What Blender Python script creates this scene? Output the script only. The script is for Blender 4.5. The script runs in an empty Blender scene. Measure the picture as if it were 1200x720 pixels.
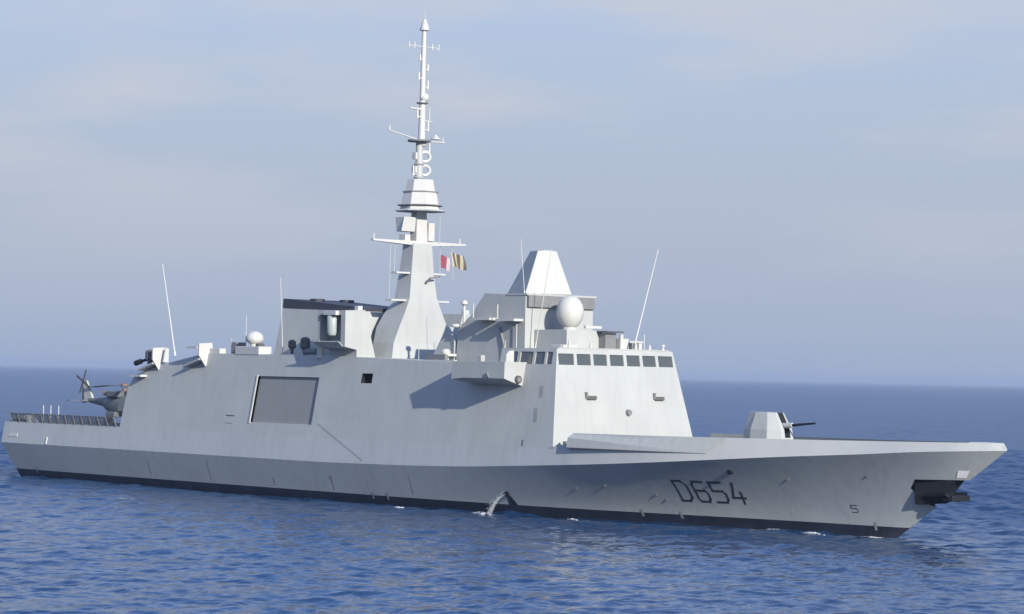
import bpy, bmesh, math, random
import numpy as np
from mathutils import Vector, Matrix

random.seed(7)
rng = np.random.default_rng(11)
R = math.radians
SC = bpy.context.scene
COL = SC.collection

# ------------------------------------------------------------------ camera
CAM_LOC = Vector((281.72, -179.14, 13.29))
HEAD, PITCH, ROLL = R(138.36513), R(1.4360), math.atan(0.0206)
cam = bpy.data.cameras.new("camera")
cam.sensor_fit = 'HORIZONTAL'
cam.sensor_width = 36.0
cam.lens = 36.0 * 3165.25 / 1200.0
cam.clip_start = 1.0
cam.clip_end = 120000.0
cam_ob = bpy.data.objects.new("camera", cam)
COL.objects.link(cam_ob)
fw = Vector((math.cos(HEAD) * math.cos(PITCH), math.sin(HEAD) * math.cos(PITCH), math.sin(PITCH)))
q = fw.to_track_quat('-Z', 'Y')
cam_ob.rotation_euler = (q.to_matrix() @ Matrix.Rotation(ROLL, 3, 'Z')).to_euler()
cam_ob.location = CAM_LOC
SC.camera = cam_ob

# ------------------------------------------------------------------ sky and sun
SUN_EL, SUN_AZ = R(20.5), R(-13.0)          # azimuth measured from the bow (+X)
SUN_DIR = Vector((math.cos(SUN_EL) * math.cos(SUN_AZ), math.cos(SUN_EL) * math.sin(SUN_AZ), math.sin(SUN_EL)))
SKY_STRENGTH = 0.088
SUN_STRENGTH = 4.1
EXPOSURE = 0.72
HAZE_DENSITY = 8.5e-5

world = bpy.data.worlds.new("World")
SC.world = world
world.use_nodes = True
wn, wl = world.node_tree.nodes, world.node_tree.links
wn.clear()
w_out = wn.new('ShaderNodeOutputWorld')
w_bg = wn.new('ShaderNodeBackground')
w_bg.inputs['Strength'].default_value = SKY_STRENGTH
sky = wn.new('ShaderNodeTexSky')
sky.sky_type = 'NISHITA'
sky.sun_disc = False
sky.sun_elevation = SUN_EL
sky.sun_rotation = math.atan2(SUN_DIR.x, SUN_DIR.y)
sky.air_density = 1.0
sky.dust_density = 1.0
sky.ozone_density = 2.0
# thin high cloud veils, laid out by sky direction
w_tc = wn.new('ShaderNodeTexCoord')
w_map = wn.new('ShaderNodeMapping')
w_map.inputs['Scale'].default_value = (6.0, 6.0, 30.0)
w_map.inputs['Location'].default_value = (0.7, 0.35, 1.1)
w_noise = wn.new('ShaderNodeTexNoise')
w_noise.inputs['Scale'].default_value = 1.0
w_noise.inputs['Detail'].default_value = 5.0
w_noise.inputs['Roughness'].default_value = 0.5
w_ramp = wn.new('ShaderNodeValToRGB')
w_ramp.color_ramp.elements[0].position = 0.43
w_ramp.color_ramp.elements[1].position = 0.62
w_ramp.color_ramp.elements[1].color = (0.68, 0.68, 0.68, 1)
w_sep = wn.new('ShaderNodeSeparateXYZ')
w_alt = wn.new('ShaderNodeMapRange')
w_alt.inputs['From Min'].default_value = 0.015
w_alt.inputs['From Max'].default_value = 0.10
w_mul = wn.new('ShaderNodeMath'); w_mul.operation = 'MULTIPLY'
w_mix = wn.new('ShaderNodeMixRGB')
w_mix.inputs['Color2'].default_value = (4.1, 4.25, 4.7, 1)
w_tint = wn.new('ShaderNodeMixRGB'); w_tint.blend_type = 'MULTIPLY'
w_tint.inputs['Fac'].default_value = 1.0
w_tint.inputs['Color2'].default_value = (1.05, 1.35, 1.95, 1)
wl.new(w_tc.outputs['Generated'], w_map.inputs['Vector'])
wl.new(w_map.outputs['Vector'], w_noise.inputs['Vector'])
wl.new(w_noise.outputs['Fac'], w_ramp.inputs['Fac'])
wl.new(w_tc.outputs['Generated'], w_sep.inputs['Vector'])
wl.new(w_sep.outputs['Z'], w_alt.inputs['Value'])
wl.new(w_ramp.outputs['Color'], w_mul.inputs[0])
wl.new(w_alt.outputs['Result'], w_mul.inputs[1])
wl.new(sky.outputs['Color'], w_tint.inputs['Color1'])
# pale blue sea haze low in the sky, thinning with height
w_hz = wn.new('ShaderNodeMapRange'); w_hz.interpolation_type = 'SMOOTHSTEP'
w_hz.inputs['From Min'].default_value = 0.0; w_hz.inputs['From Max'].default_value = 0.60
w_hz.inputs['To Min'].default_value = 1.0; w_hz.inputs['To Max'].default_value = 0.25
w_hc = wn.new('ShaderNodeValToRGB')
w_hc.color_ramp.elements[0].position = 0.0; w_hc.color_ramp.elements[0].color = (0.258, 0.310, 0.410, 1)
w_hc.color_ramp.elements[1].position = 0.15; w_hc.color_ramp.elements[1].color = (0.315, 0.362, 0.450, 1)
for p_, c_ in ((0.06, (0.304, 0.346, 0.425, 1)), (0.26, (0.22, 0.37, 0.72, 1)), (0.5, (0.16, 0.34, 0.86, 1))):
    e_ = w_hc.color_ramp.elements.new(p_); e_.color = c_
w_hs = wn.new('ShaderNodeVectorMath'); w_hs.operation = 'SCALE'; w_hs.inputs['Scale'].default_value = 10.0
w_hm = wn.new('ShaderNodeMixRGB')
wl.new(w_sep.outputs['Z'], w_hz.inputs['Value']); wl.new(w_sep.outputs['Z'], w_hc.inputs['Fac'])
wl.new(w_hc.outputs['Color'], w_hs.inputs[0])
wl.new(w_hz.outputs['Result'], w_hm.inputs['Fac'])
wl.new(w_tint.outputs['Color'], w_hm.inputs['Color1']); wl.new(w_hs.outputs['Vector'], w_hm.inputs['Color2'])
wl.new(w_mul.outputs['Value'], w_mix.inputs['Fac'])
wl.new(w_hm.outputs['Color'], w_mix.inputs['Color1'])
wl.new(w_mix.outputs['Color'], w_bg.inputs['Color'])
wl.new(w_bg.outputs['Background'], w_out.inputs['Surface'])

sun = bpy.data.lights.new("sun", 'SUN')
sun.energy = SUN_STRENGTH
sun.angle = R(0.5)
sun.color = (1.0, 0.94, 0.83)
sun_ob = bpy.data.objects.new("sun", sun)
sun_ob.rotation_euler = SUN_DIR.to_track_quat('Z', 'Y').to_euler()
sun_ob.location = (150, -60, 120)
COL.objects.link(sun_ob)

SC.view_settings.view_transform = 'Standard'
SC.view_settings.look = 'None'
SC.view_settings.gamma = 1.0
SC.view_settings.exposure = EXPOSURE
SC.view_settings.use_curve_mapping = False

# ------------------------------------------------------------------ materials
def new_mat(name):
    m = bpy.data.materials.new(name)
    m.use_nodes = True
    nt = m.node_tree
    return m, nt, nt.nodes['Principled BSDF']

def paint(name, col, rough=0.5, var=0.06, scale=0.35, streak=0.0, metallic=0.0, bump=0.0, spec=0.5, seams=0.0):
    """Weathered paint: broad blotches, fine mottle, vertical run streaks, slight plate dishing."""
    m, nt, b = new_mat(name)
    N, L = nt.nodes, nt.links
    tc = N.new('ShaderNodeTexCoord')
    n1 = N.new('ShaderNodeTexNoise'); n1.inputs['Scale'].default_value = scale; n1.inputs['Detail'].default_value = 6
    L.new(tc.outputs['Object'], n1.inputs['Vector'])
    mp = N.new('ShaderNodeMapping'); mp.inputs['Scale'].default_value = (1.6, 1.6, 0.10)
    L.new(tc.outputs['Object'], mp.inputs['Vector'])
    n2 = N.new('ShaderNodeTexNoise'); n2.inputs['Scale'].default_value = 1.0; n2.inputs['Detail'].default_value = 4
    L.new(mp.outputs['Vector'], n2.inputs['Vector'])
    r1 = N.new('ShaderNodeMapRange'); r1.inputs['From Min'].default_value = 0.3; r1.inputs['From Max'].default_value = 0.7
    r1.inputs['To Min'].default_value = 1 - var; r1.inputs['To Max'].default_value = 1 + var
    L.new(n1.outputs['Fac'], r1.inputs['Value'])
    r2 = N.new('ShaderNodeMapRange'); r2.inputs['From Min'].default_value = 0.5; r2.inputs['From Max'].default_value = 0.8
    r2.inputs['To Min'].default_value = 1.0; r2.inputs['To Max'].default_value = 1 - streak
    L.new(n2.outputs['Fac'], r2.inputs['Value'])
    mu = N.new('ShaderNodeMath'); mu.operation = 'MULTIPLY'
    L.new(r1.outputs['Result'], mu.inputs[0]); L.new(r2.outputs['Result'], mu.inputs[1])
    if seams > 0:
        sp = N.new('ShaderNodeSeparateXYZ'); L.new(tc.outputs['Object'], sp.inputs['Vector'])
        cb = N.new('ShaderNodeCombineXYZ'); L.new(sp.outputs['X'], cb.inputs['X']); L.new(sp.outputs['Z'], cb.inputs['Y'])
        bk = N.new('ShaderNodeTexBrick'); bk.inputs['Scale'].default_value = 1.0
        bk.inputs['Brick Width'].default_value = 6.5; bk.inputs['Row Height'].default_value = 2.15
        bk.inputs['Mortar Size'].default_value = 0.035; bk.inputs['Mortar Smooth'].default_value = 0.6
        bk.inputs['Color1'].default_value = (1, 1, 1, 1); bk.inputs['Color2'].default_value = (.985, .985, .985, 1)
        bk.inputs['Mortar'].default_value = (1 - seams,) * 3 + (1,)
        L.new(cb.outputs['Vector'], bk.inputs['Vector'])
        m3 = N.new('ShaderNodeMath'); m3.operation = 'MULTIPLY'
        L.new(mu.outputs['Value'], m3.inputs[0]); L.new(bk.outputs['Color'], m3.inputs[1]); mu = m3
    mx = N.new('ShaderNodeVectorMath'); mx.operation = 'SCALE'
    mx.inputs[0].default_value = col[:3]
    L.new(mu.outputs['Value'], mx.inputs['Scale'])
    L.new(mx.outputs['Vector'], b.inputs['Base Color'])
    b.inputs['Roughness'].default_value = rough
    b.inputs['Metallic'].default_value = metallic
    b.inputs['Specular IOR Level'].default_value = spec
    if bump > 0:
        bp = N.new('ShaderNodeBump'); bp.inputs['Strength'].default_value = 1.0
        bp.inputs['Distance'].default_value = bump
        n3 = N.new('ShaderNodeTexNoise'); n3.inputs['Scale'].default_value = 0.9; n3.inputs['Detail'].default_value = 1
        L.new(tc.outputs['Object'], n3.inputs['Vector'])
        L.new(n3.outputs['Fac'], bp.inputs['Height'])
        L.new(bp.outputs['Normal'], b.inputs['Normal'])
    return m

M = {}
M['hull'] = paint('hull_paint', (0.345, 0.370, 0.370), 0.55, 0.05, 0.16, 0.12, bump=0.012, seams=0.05)
M['grey'] = paint('superstructure_paint', (0.345, 0.360, 0.350), 0.55, 0.045, 0.25, 0.09, bump=0.015, seams=0.035)
M['boot'] = paint('boot_topping_paint', (0.018, 0.022, 0.036), 0.4, 0.25, 0.6, 0.3)
M['deck'] = paint('deck_coating', (0.13, 0.14, 0.145), 0.85, 0.12, 0.5)
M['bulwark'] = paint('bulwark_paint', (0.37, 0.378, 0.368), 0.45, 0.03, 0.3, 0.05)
M['white'] = paint('white_paint', (0.43, 0.43, 0.415), 0.45, 0.03, 0.8)
M['bright'] = paint('fresh_white_paint', (0.72, 0.72, 0.70), 0.45, 0.02, 1.0)
M['radome'] = paint('radome_gelcoat', (0.45, 0.45, 0.42), 0.4, 0.02, 1.0)
M['black'] = paint('black_paint', (0.014, 0.016, 0.022), 0.8, 0.15, 1.0, spec=0.15)
M['dark'] = paint('dark_grey_metal', (0.07, 0.075, 0.08), 0.5, 0.15, 1.5)
M['mid'] = paint('mid_grey_metal', (0.16, 0.165, 0.168), 0.5, 0.1, 1.2)
M['soot'] = paint('funnel_black', (0.022, 0.024, 0.034), 0.6, 0.2, 0.8)
M['shutter'] = paint('bay_shutter', (0.205, 0.212, 0.212), 0.55, 0.05, 0.3, 0.06)
M['number'] = paint('number_paint', (0.035, 0.037, 0.045), 0.5, 0.1, 1.0)
M['stain'] = paint('rust_stain', (0.06, 0.045, 0.035), 0.6, 0.3, 2.0)
M['scuff'] = paint('scuffed_paint', (0.235, 0.245, 0.245), 0.5, 0.15, 2.0)
M['launch'] = paint('launcher_paint', (0.30, 0.335, 0.325), 0.5, 0.06, 1.0)
M['lamp'] = paint('lamp_body', (0.10, 0.10, 0.09), 0.3, 0.1, 3.0)
M['heli'] = paint('helicopter_paint', (0.105, 0.115, 0.12), 0.45, 0.12, 1.2)
M['heli_light'] = paint('helicopter_fin_paint', (0.40, 0.41, 0.38), 0.45, 0.05, 1.2)
M['brown'] = paint('rotor_hub_metal', (0.16, 0.09, 0.07), 0.5, 0.2, 3.0)
M['net'] = paint('net_cord', (0.10, 0.11, 0.115), 0.8, 0.15, 3.0)
M['flag_red'] = paint('flag_red', (0.22, 0.05, 0.08), 0.8, 0.1, 4.0)
M['flag_white'] = paint('flag_white', (0.42, 0.38, 0.38), 0.8, 0.05, 4.0)
M['flag_yellow'] = paint('flag_yellow', (0.38, 0.34, 0.23), 0.8, 0.05, 4.0)
M['flag_black'] = paint('flag_black', (0.085, 0.075, 0.06), 0.8, 0.1, 4.0)

def glass_mat():
    m, nt, b = new_mat('bridge_glass')
    b.inputs['Base Color'].default_value = (0.06, 0.068, 0.068, 1)
    b.inputs['Roughness'].default_value = 0.12
    b.inputs['IOR'].default_value = 1.7
    N, L = nt.nodes, nt.links
    tc = N.new('ShaderNodeTexCoord')
    n = N.new('ShaderNodeTexNoise'); n.inputs['Scale'].default_value = 0.5
    L.new(tc.outputs['Object'], n.inputs['Vector'])
    bp = N.new('ShaderNodeBump'); bp.inputs['Distance'].default_value = 0.05
    L.new(n.outputs['Fac'], bp.inputs['Height']); L.new(bp.outputs['Normal'], b.inputs['Normal'])
    return m
M['glass'] = glass_mat()

def water_mat():
    m, nt, b = new_mat('sea_water')
    N, L = nt.nodes, nt.links
    b.inputs['Base Color'].default_value = (0.009, 0.036, 0.098, 1)
    b.inputs['IOR'].default_value = 1.333
    tc = N.new('ShaderNodeTexCoord')
    def noise(sc, rot, det, stretch=1.0):
        mp = N.new('ShaderNodeMapping')
        mp.inputs['Rotation'].default_value = (0, 0, rot)
        mp.inputs['Scale'].default_value = (sc, sc * stretch, sc)
        L.new(tc.outputs['Object'], mp.inputs['Vector'])
        n = N.new('ShaderNodeTexNoise'); n.inputs['Scale'].default_value = 1.0
        n.inputs['Detail'].default_value = det; n.inputs['Roughness'].default_value = 0.55
        L.new(mp.outputs['Vector'], n.inputs['Vector'])
        return n
    a = noise(0.55, 0.5, 3, 0.4)
    c = noise(0.13, -0.3, 2, 0.5)
    ad = N.new('ShaderNodeMath'); ad.operation = 'MULTIPLY_ADD'
    ad.inputs[1].default_value = 3.0
    L.new(c.outputs['Fac'], ad.inputs[0]); L.new(a.outputs['Fac'], ad.inputs[2])
    bp = N.new('ShaderNodeBump'); bp.inputs['Strength'].default_value = 1.0
    bp.inputs['Distance'].default_value = 0.25
    L.new(ad.outputs['Value'], bp.inputs['Height'])
    # small unresolved ripples: random slopes added to the normal at every distance
    mp = N.new('ShaderNodeMapping'); mp.inputs['Scale'].default_value = (0.9, 0.45, 1.0); mp.inputs['Rotation'].default_value = (0, 0, 0.6)
    L.new(tc.outputs['Object'], mp.inputs['Vector'])
    n = N.new('ShaderNodeTexNoise'); n.inputs['Scale'].default_value = 1.0; n.inputs['Detail'].default_value = 4
    L.new(mp.outputs['Vector'], n.inputs['Vector'])
    sb = N.new('ShaderNodeVectorMath'); sb.operation = 'SUBTRACT'; sb.inputs[1].default_value = (0.5, 0.5, 0.5)
    L.new(n.outputs['Color'], sb.inputs[0])
    ml = N.new('ShaderNodeVectorMath'); ml.operation = 'MULTIPLY'; ml.inputs[1].default_value = (RIPPLE, RIPPLE, 0.0)
    L.new(sb.outputs['Vector'], ml.inputs[0])
    # smoother water in the lee of the ship, wind-ruffled water beyond it, drifting patches between
    sx = N.new('ShaderNodeMapping'); sx.inputs['Location'].default_value = (-150 / 190.0, 85 / 105.0, 0); sx.inputs['Scale'].default_value = (1 / 190.0, 1 / 105.0, 0)
    L.new(tc.outputs['Object'], sx.inputs['Vector'])
    ln = N.new('ShaderNodeVectorMath'); ln.operation = 'LENGTH'; L.new(sx.outputs['Vector'], ln.inputs[0])
    pm = N.new('ShaderNodeMapping'); pm.inputs['Scale'].default_value = (0.012, 0.03, 1); pm.inputs['Rotation'].default_value = (0, 0, 0.6)
    L.new(tc.outputs['Object'], pm.inputs['Vector'])
    pn = N.new('ShaderNodeTexNoise'); pn.inputs['Scale'].default_value = 1.0; pn.inputs['Detail'].default_value = 3
    L.new(pm.outputs['Vector'], pn.inputs['Vector'])
    pa = N.new('ShaderNodeMath'); pa.operation = 'MULTIPLY_ADD'; pa.inputs[1].default_value = 0.9
    L.new(pn.outputs['Fac'], pa.inputs[0]); L.new(ln.outputs['Value'], pa.inputs[2])
    le = N.new('ShaderNodeMapRange'); le.interpolation_type = 'SMOOTHSTEP'
    le.inputs['From Min'].default_value = 1.0; le.inputs['From Max'].default_value = 1.85
    L.new(pa.outputs['Value'], le.inputs['Value'])
    ro = N.new('ShaderNodeMapRange'); ro.inputs['To Min'].default_value = 0.15; ro.inputs['To Max'].default_value = 0.34
    L.new(le.outputs['Result'], ro.inputs['Value']); L.new(ro.outputs['Result'], b.inputs['Roughness'])
    av = N.new('ShaderNodeVectorMath'); av.operation = 'ADD'
    rs = N.new('ShaderNodeMapRange'); rs.inputs['To Min'].default_value = 0.55; rs.inputs['To Max'].default_value = 1.1
    L.new(le.outputs['Result'], rs.inputs['Value'])
    sv = N.new('ShaderNodeVectorMath'); sv.operation = 'SCALE'
    L.new(ml.outputs['Vector'], sv.inputs[0]); L.new(rs.outputs['Result'], sv.inputs['Scale'])
    L.new(bp.outputs['Normal'], av.inputs[0]); L.new(sv.outputs['Vector'], av.inputs[1])
    nv = N.new('ShaderNodeVectorMath'); nv.operation = 'NORMALIZE'
    L.new(av.outputs['Vector'], nv.inputs[0])
    L.new(nv.outputs['Vector'], b.inputs['Normal'])
    return m
RIPPLE = 0.45
M['water'] = water_mat()

def foam_mat(name, lo, hi, sc=2.2):
    m, nt, b = new_mat(name)
    N, L = nt.nodes, nt.links
    b.inputs['Base Color'].default_value = (0.72, 0.75, 0.78, 1)
    b.inputs['Roughness'].default_value = 0.8
    tc = N.new('ShaderNodeTexCoord')
    n = N.new('ShaderNodeTexNoise'); n.inputs['Scale'].default_value = sc; n.inputs['Detail'].default_value = 6
    n.inputs['Roughness'].default_value = 0.7
    L.new(tc.outputs['Object'], n.inputs['Vector'])
    r = N.new('ShaderNodeMapRange'); r.inputs['From Min'].default_value = lo; r.inputs['From Max'].default_value = hi
    L.new(n.outputs['Fac'], r.inputs['Value']); L.new(r.outputs['Result'], b.inputs['Alpha'])
    return m
M['foam'] = foam_mat('sea_foam', 0.43, 0.68)
M['jet'] = foam_mat('water_jet_spray', 0.40, 1.0, 7.0)

# ------------------------------------------------------------------ helpers
def link(o, parent=None):
    COL.objects.link(o)
    if parent is not None:
        o.parent = parent
    return o

def tag(o, label=None, cat=None, group=None, kind=None):
    if label: o['label'] = label
    if cat: o['category'] = cat
    if group: o['group'] = group
    if kind: o['kind'] = kind
    return o

def empty(name, loc=(0, 0, 0), rz=0.0):
    o = bpy.data.objects.new(name, None)
    o.location = loc; o.rotation_euler = (0, 0, rz)
    o.empty_display_size = 1.0
    return link(o)

class MB:
    def __init__(self):
        self.v = []; self.f = []; self.mi = []
    def add(self, vs, fs, mi=0):
        o = len(self.v)
        self.v += [tuple(map(float, p)) for p in vs]
        for f in fs:
            self.f.append(tuple(i + o for i in f)); self.mi.append(mi)
        return self
    def box(self, x0, x1, y0, y1, z0, z1, mi=0):
        return self.hexa([(x0, y0, z0), (x1, y0, z0), (x1, y1, z0), (x0, y1, z0)],
                         [(x0, y0, z1), (x1, y0, z1), (x1, y1, z1), (x0, y1, z1)], mi)
    def hexa(self, lo, hi, mi=0):
        n = len(lo)
        fs = [tuple(reversed(range(n))), tuple(range(n, 2 * n))]
        for i in range(n):
            j = (i + 1) % n
            fs.append((i, j, n + j, n + i))
        return self.add(list(lo) + list(hi), fs, mi)
    def prism(self, poly, off, mi=0):
        p = [Vector(a) for a in poly]; o = Vector(off)
        return self.hexa(p, [a + o for a in p], mi)
    def tube(self, p0, p1, r0, r1=None, n=10, mi=0, caps=True):
        r1 = r0 if r1 is None else r1
        p0, p1 = Vector(p0), Vector(p1)
        d = (p1 - p0).normalized()
        u = d.orthogonal().normalized(); w = d.cross(u)
        vs = []
        for p, r in ((p0, r0), (p1, r1)):
            for k in range(n):
                a = 2 * math.pi * k / n
                vs.append(p + u * (r * math.cos(a)) + w * (r * math.sin(a)))
        fs = [(k, (k + 1) % n, n + (k + 1) % n, n + k) for k in range(n)]
        if caps:
            fs += [tuple(reversed(range(n))), tuple(range(n, 2 * n))]
        return self.add(vs, fs, mi)
    def path(self, pts, rs, n=8, mi=0):
        for i in range(len(pts) - 1):
            self.tube(pts[i], pts[i + 1], rs[i], rs[i + 1], n, mi)
        return self
    def lathe(self, c, prof, n=24, mi=0):
        """prof: list of (radius, z) round a vertical axis through c"""
        c = Vector(c); vs = []; fs = []
        for r, z in prof:
            for k in range(n):
                a = 2 * math.pi * k / n
                vs.append((c.x + r * math.cos(a), c.y + r * math.sin(a), c.z + z))
        for i in range(len(prof) - 1):
            for k in range(n):
                j = (k + 1) % n
                fs.append((i * n + k, i * n + j, (i + 1) * n + j, (i + 1) * n + k))
        fs.append(tuple(reversed(range(n))))
        fs.append(tuple(range((len(prof) - 1) * n, len(prof) * n)))
        return self.add(vs, fs, mi)
    def loft(self, rings, mi=0):
        n = len(rings[0]); vs = [p for r in rings for p in r]; fs = []
        for i in range(len(rings) - 1):
            for k in range(n):
                j = (k + 1) % n
                fs.append((i * n + k, i * n + j, (i + 1) * n + j, (i + 1) * n + k))
        fs.append(tuple(reversed(range(n))))
        fs.append(tuple(range((len(rings) - 1) * n, len(rings) * n)))
        return self.add(vs, fs, mi)
    def build(self, name, mats, parent=None, smooth=None, bevel=0.0, fix=True):
        me = bpy.data.meshes.new(name)
        me.from_pydata(self.v, [], self.f)
        mats = mats if isinstance(mats, (list, tuple)) else [mats]
        for m in mats: me.materials.append(m)
        me.polygons.foreach_set('material_index', self.mi)
        bm = bmesh.new(); bm.from_mesh(me)
        if fix:
            bmesh.ops.recalc_face_normals(bm, faces=bm.faces)
        if bevel > 0:
            es = [e for e in bm.edges if len(e.link_faces) == 2 and e.calc_face_angle(0) > 0.5]
            bmesh.ops.bevel(bm, geom=es, offset=bevel, segments=2, profile=0.5, affect='EDGES', clamp_overlap=True)
        if smooth is not None:
            for f in bm.faces: f.smooth = True
            for e in bm.edges:
                if len(e.link_faces) == 2 and e.calc_face_angle(0) > smooth: e.smooth = False
        bm.to_mesh(me); bm.free()
        me.update()
        o = bpy.data.objects.new(name, me)
        return link(o, parent)

def cut(o, cutters, smooth=None):
    """Subtract closed MB cutters from o (their material fills the recess)."""
    for mb, mat in cutters:
        c = mb.build('cutter', mat)
        md = o.modifiers.new('cut', 'BOOLEAN'); md.operation = 'DIFFERENCE'; md.solver = 'EXACT'
        md.object = c; md.material_mode = 'TRANSFER'
        dg = bpy.context.evaluated_depsgraph_get()
        me = bpy.data.meshes.new_from_object(o.evaluated_get(dg))
        o.modifiers.clear()
        old = o.data; o.data = me; me.name = old.name
        bpy.data.meshes.remove(old)
        cm = c.data
        bpy.data.objects.remove(c); bpy.data.meshes.remove(cm)
    if smooth is not None:
        bm = bmesh.new(); bm.from_mesh(o.data)
        for f in bm.faces: f.smooth = True
        for e in bm.edges:
            e.smooth = not (len(e.link_faces) == 2 and e.calc_face_angle(0) > smooth)
        bm.to_mesh(o.data); bm.free()
    return o

def pchip(xs, ys):
    xs = np.array(xs, float); ys = np.array(ys, float)
    h = np.diff(xs); d = np.diff(ys) / h
    m = np.zeros_like(xs); m[0] = d[0]; m[-1] = d[-1]
    for i in range(1, len(xs) - 1):
        if d[i - 1] * d[i] > 0:
            w1, w2 = 2 * h[i] + h[i - 1], h[i] + 2 * h[i - 1]
            m[i] = (w1 + w2) / (w1 / d[i - 1] + w2 / d[i])
    def f(x):
        x = min(max(x, xs[0]), xs[-1])
        i = min(max(int(np.searchsorted(xs, x)) - 1, 0), len(xs) - 2)
        t = (x - xs[i]) / h[i]
        return float((1 + 2 * t) * (1 - t) ** 2 * ys[i] + t * (1 - t) ** 2 * h[i] * m[i]
                     + t * t * (3 - 2 * t) * ys[i + 1] + t * t * (t - 1) * h[i] * m[i + 1])
    return f

# ------------------------------------------------------------------ sea
WAVES = []
WIND = R(122)
for i in range(110):
    lam = 0.7 * (14.0 / 0.7) ** rng.random()
    ang = WIND + rng.normal(0, 0.55)
    amp = 0.0125 * lam ** 0.78 * (0.5 + rng.random())
    if lam > 6: amp *= (6 / lam) ** 1.0
    if lam < 1.4: amp *= 0.8
    k = 2 * math.pi / lam
    WAVES.append((k * math.cos(ang), k * math.sin(ang), amp * 0.54, rng.random() * 6.2832, lam))

def lee(x, y):
    """0 in the smooth water sheltered by the ship, 1 on the open sea"""
    d = np.sqrt(((x - 150) / 190.0) ** 2 + ((y + 85) / 105.0) ** 2)
    t = np.clip((d - 0.6) / 0.7, 0, 1)
    return t * t * (3 - 2 * t)

def wave_z(x, y, spacing=None):
    z = np.zeros_like(x)
    for kx, ky, a, ph, lam in WAVES:
        s = np.sin(kx * x + ky * y + ph)
        # sharpened crests
        t = a * (s + 0.28 * (s * s - 0.5))
        if spacing is not None:
            t = t * np.clip((lam / spacing - 2.2) / 2.5, 0, 1)
        z += t
    return z * (0.62 + 0.5 * lee(x, y))

def build_sea():
    dense = np.linspace(-0.33, 0.33, 900)
    wide = np.linspace(0.33, 2 * math.pi - 0.33, 90)[1:-1]
    th = np.concatenate([dense, wide]) + HEAD
    r = [6.0, 20.0, 45.0, 80.0, 105.0, 118.0]
    rr = 125.0
    while rr < 560: r.append(rr); rr += max(0.16, rr * 0.00125)
    while rr < 2500: r.append(rr); rr *= 1.004
    while rr < 60000: r.append(rr); rr *= 1.06
    r = np.array(r)
    dr = np.gradient(r)
    X = CAM_LOC.x + r[:, None] * np.cos(th)[None]
    Yc = CAM_LOC.y + r[:, None] * np.sin(th)[None]
    dth = np.full(len(th), 0.66 / 899); dth[900:] = 0.07
    sp = np.maximum(dr[:, None] * 0.8, r[:, None] * dth[None])
    Zc = wave_z(X, Yc, np.maximum(sp, 0.05))
    nr, nt = X.shape
    co = np.stack([X, Yc, Zc], -1).reshape(-1, 3)
    co = np.concatenate([co, [[CAM_LOC.x, CAM_LOC.y, 0]]])
    i = np.arange(nr - 1)[:, None]; j = np.arange(nt)[None]; jn = (j + 1) % nt
    quads = np.stack([i * nt + j, (i + 1) * nt + j, (i + 1) * nt + jn, i * nt + jn], -1).reshape(-1, 4)
    tris = np.stack([np.full(nt, nr * nt), np.arange(nt), (np.arange(nt) + 1) % nt], -1)
    me = bpy.data.meshes.new('sea')
    me.vertices.add(len(co)); me.vertices.foreach_set('co', co.ravel())
    lv = np.concatenate([quads.ravel(), tris.ravel()])
    me.loops.add(len(lv)); me.loops.foreach_set('vertex_index', lv)
    ls = np.concatenate([np.arange(len(quads)) * 4, len(quads) * 4 + np.arange(nt) * 3])
    me.polygons.add(len(ls)); me.polygons.foreach_set('loop_start', ls)
    me.polygons.foreach_set('use_smooth', np.ones(len(ls), bool))
    me.update(calc_edges=True)
    me.materials.append(M['water'])
    o = bpy.data.objects.new('sea', me)
    link(o); o['kind'] = 'structure'
    return o
build_sea()

# ------------------------------------------------------------------ sea haze
def build_haze():
    m = bpy.data.materials.new('sea_haze'); m.use_nodes = True
    nt = m.node_tree; nt.nodes.clear()
    out = nt.nodes.new('ShaderNodeOutputMaterial')
    v = nt.nodes.new('ShaderNodeVolumePrincipled')
    v.inputs['Color'].default_value = (0.43, 0.525, 0.70, 1)
    v.inputs['Density'].default_value = HAZE_DENSITY
    v.inputs['Anisotropy'].default_value = 0.0
    nt.links.new(v.outputs['Volume'], out.inputs['Volume'])
    mb = MB().box(CAM_LOC.x - 61000, CAM_LOC.x + 61000, CAM_LOC.y - 61000, CAM_LOC.y + 61000, -4.5, 58.0)
    o = mb.build('haze', m)
    o['kind'] = 'stuff'
    return o
if HAZE_DENSITY > 0: build_haze()

# ------------------------------------------------------------------ the warship
ship = empty('warship', (0, 0, 0))
tag(ship, 'pale grey naval frigate with hull number D654 underway on the blue sea', 'warship')

# ---- hull form (bow towards +X, starboard = -Y, waterline z = 0)
zk_f = pchip([0, 30, 60, 72, 83, 92.5, 103.4, 110, 115.5, 123, 130, 135.2, 142.1],
             [4.0, 4.0, 3.98, 4.1, 4.33, 4.76, 5.33, 5.75, 6.15, 6.7, 7.15, 7.52, 7.85])
_hb = pchip([95, 97.5, 103, 110, 116, 123.5, 130.5, 134.5, 137.0, 138.2, 140.2, 141.4, 142.1],
            [9.76, 9.73, 9.55, 8.95, 7.85, 6.0, 4.2, 3.3, 2.6, 2.25, 1.35, 0.66, 0.02])
def hbk_f(x): return 9.9 - 0.19 * (zk_f(x) - 4.0) if x < 96 else min(_hb(x), 9.9 - 0.19 * (zk_f(x) - 4.0))
hbw_f = pchip([1.8, 20, 45, 70, 85, 97, 106, 115, 122, 127, 129.2, 130.2, 130.57],
              [8.2, 8.45, 8.55, 8.4, 7.7, 6.3, 4.4, 2.45, 1.3, .72, .45, .24, .02])
deck_f = pchip([0, 96.2, 97.6, 110, 123, 130, 135.2, 142.1], [6.5, 6.5, 6.9, 7.05, 7.2, 7.4, 7.7, 7.97])
SLOPE = 0.19
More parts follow.
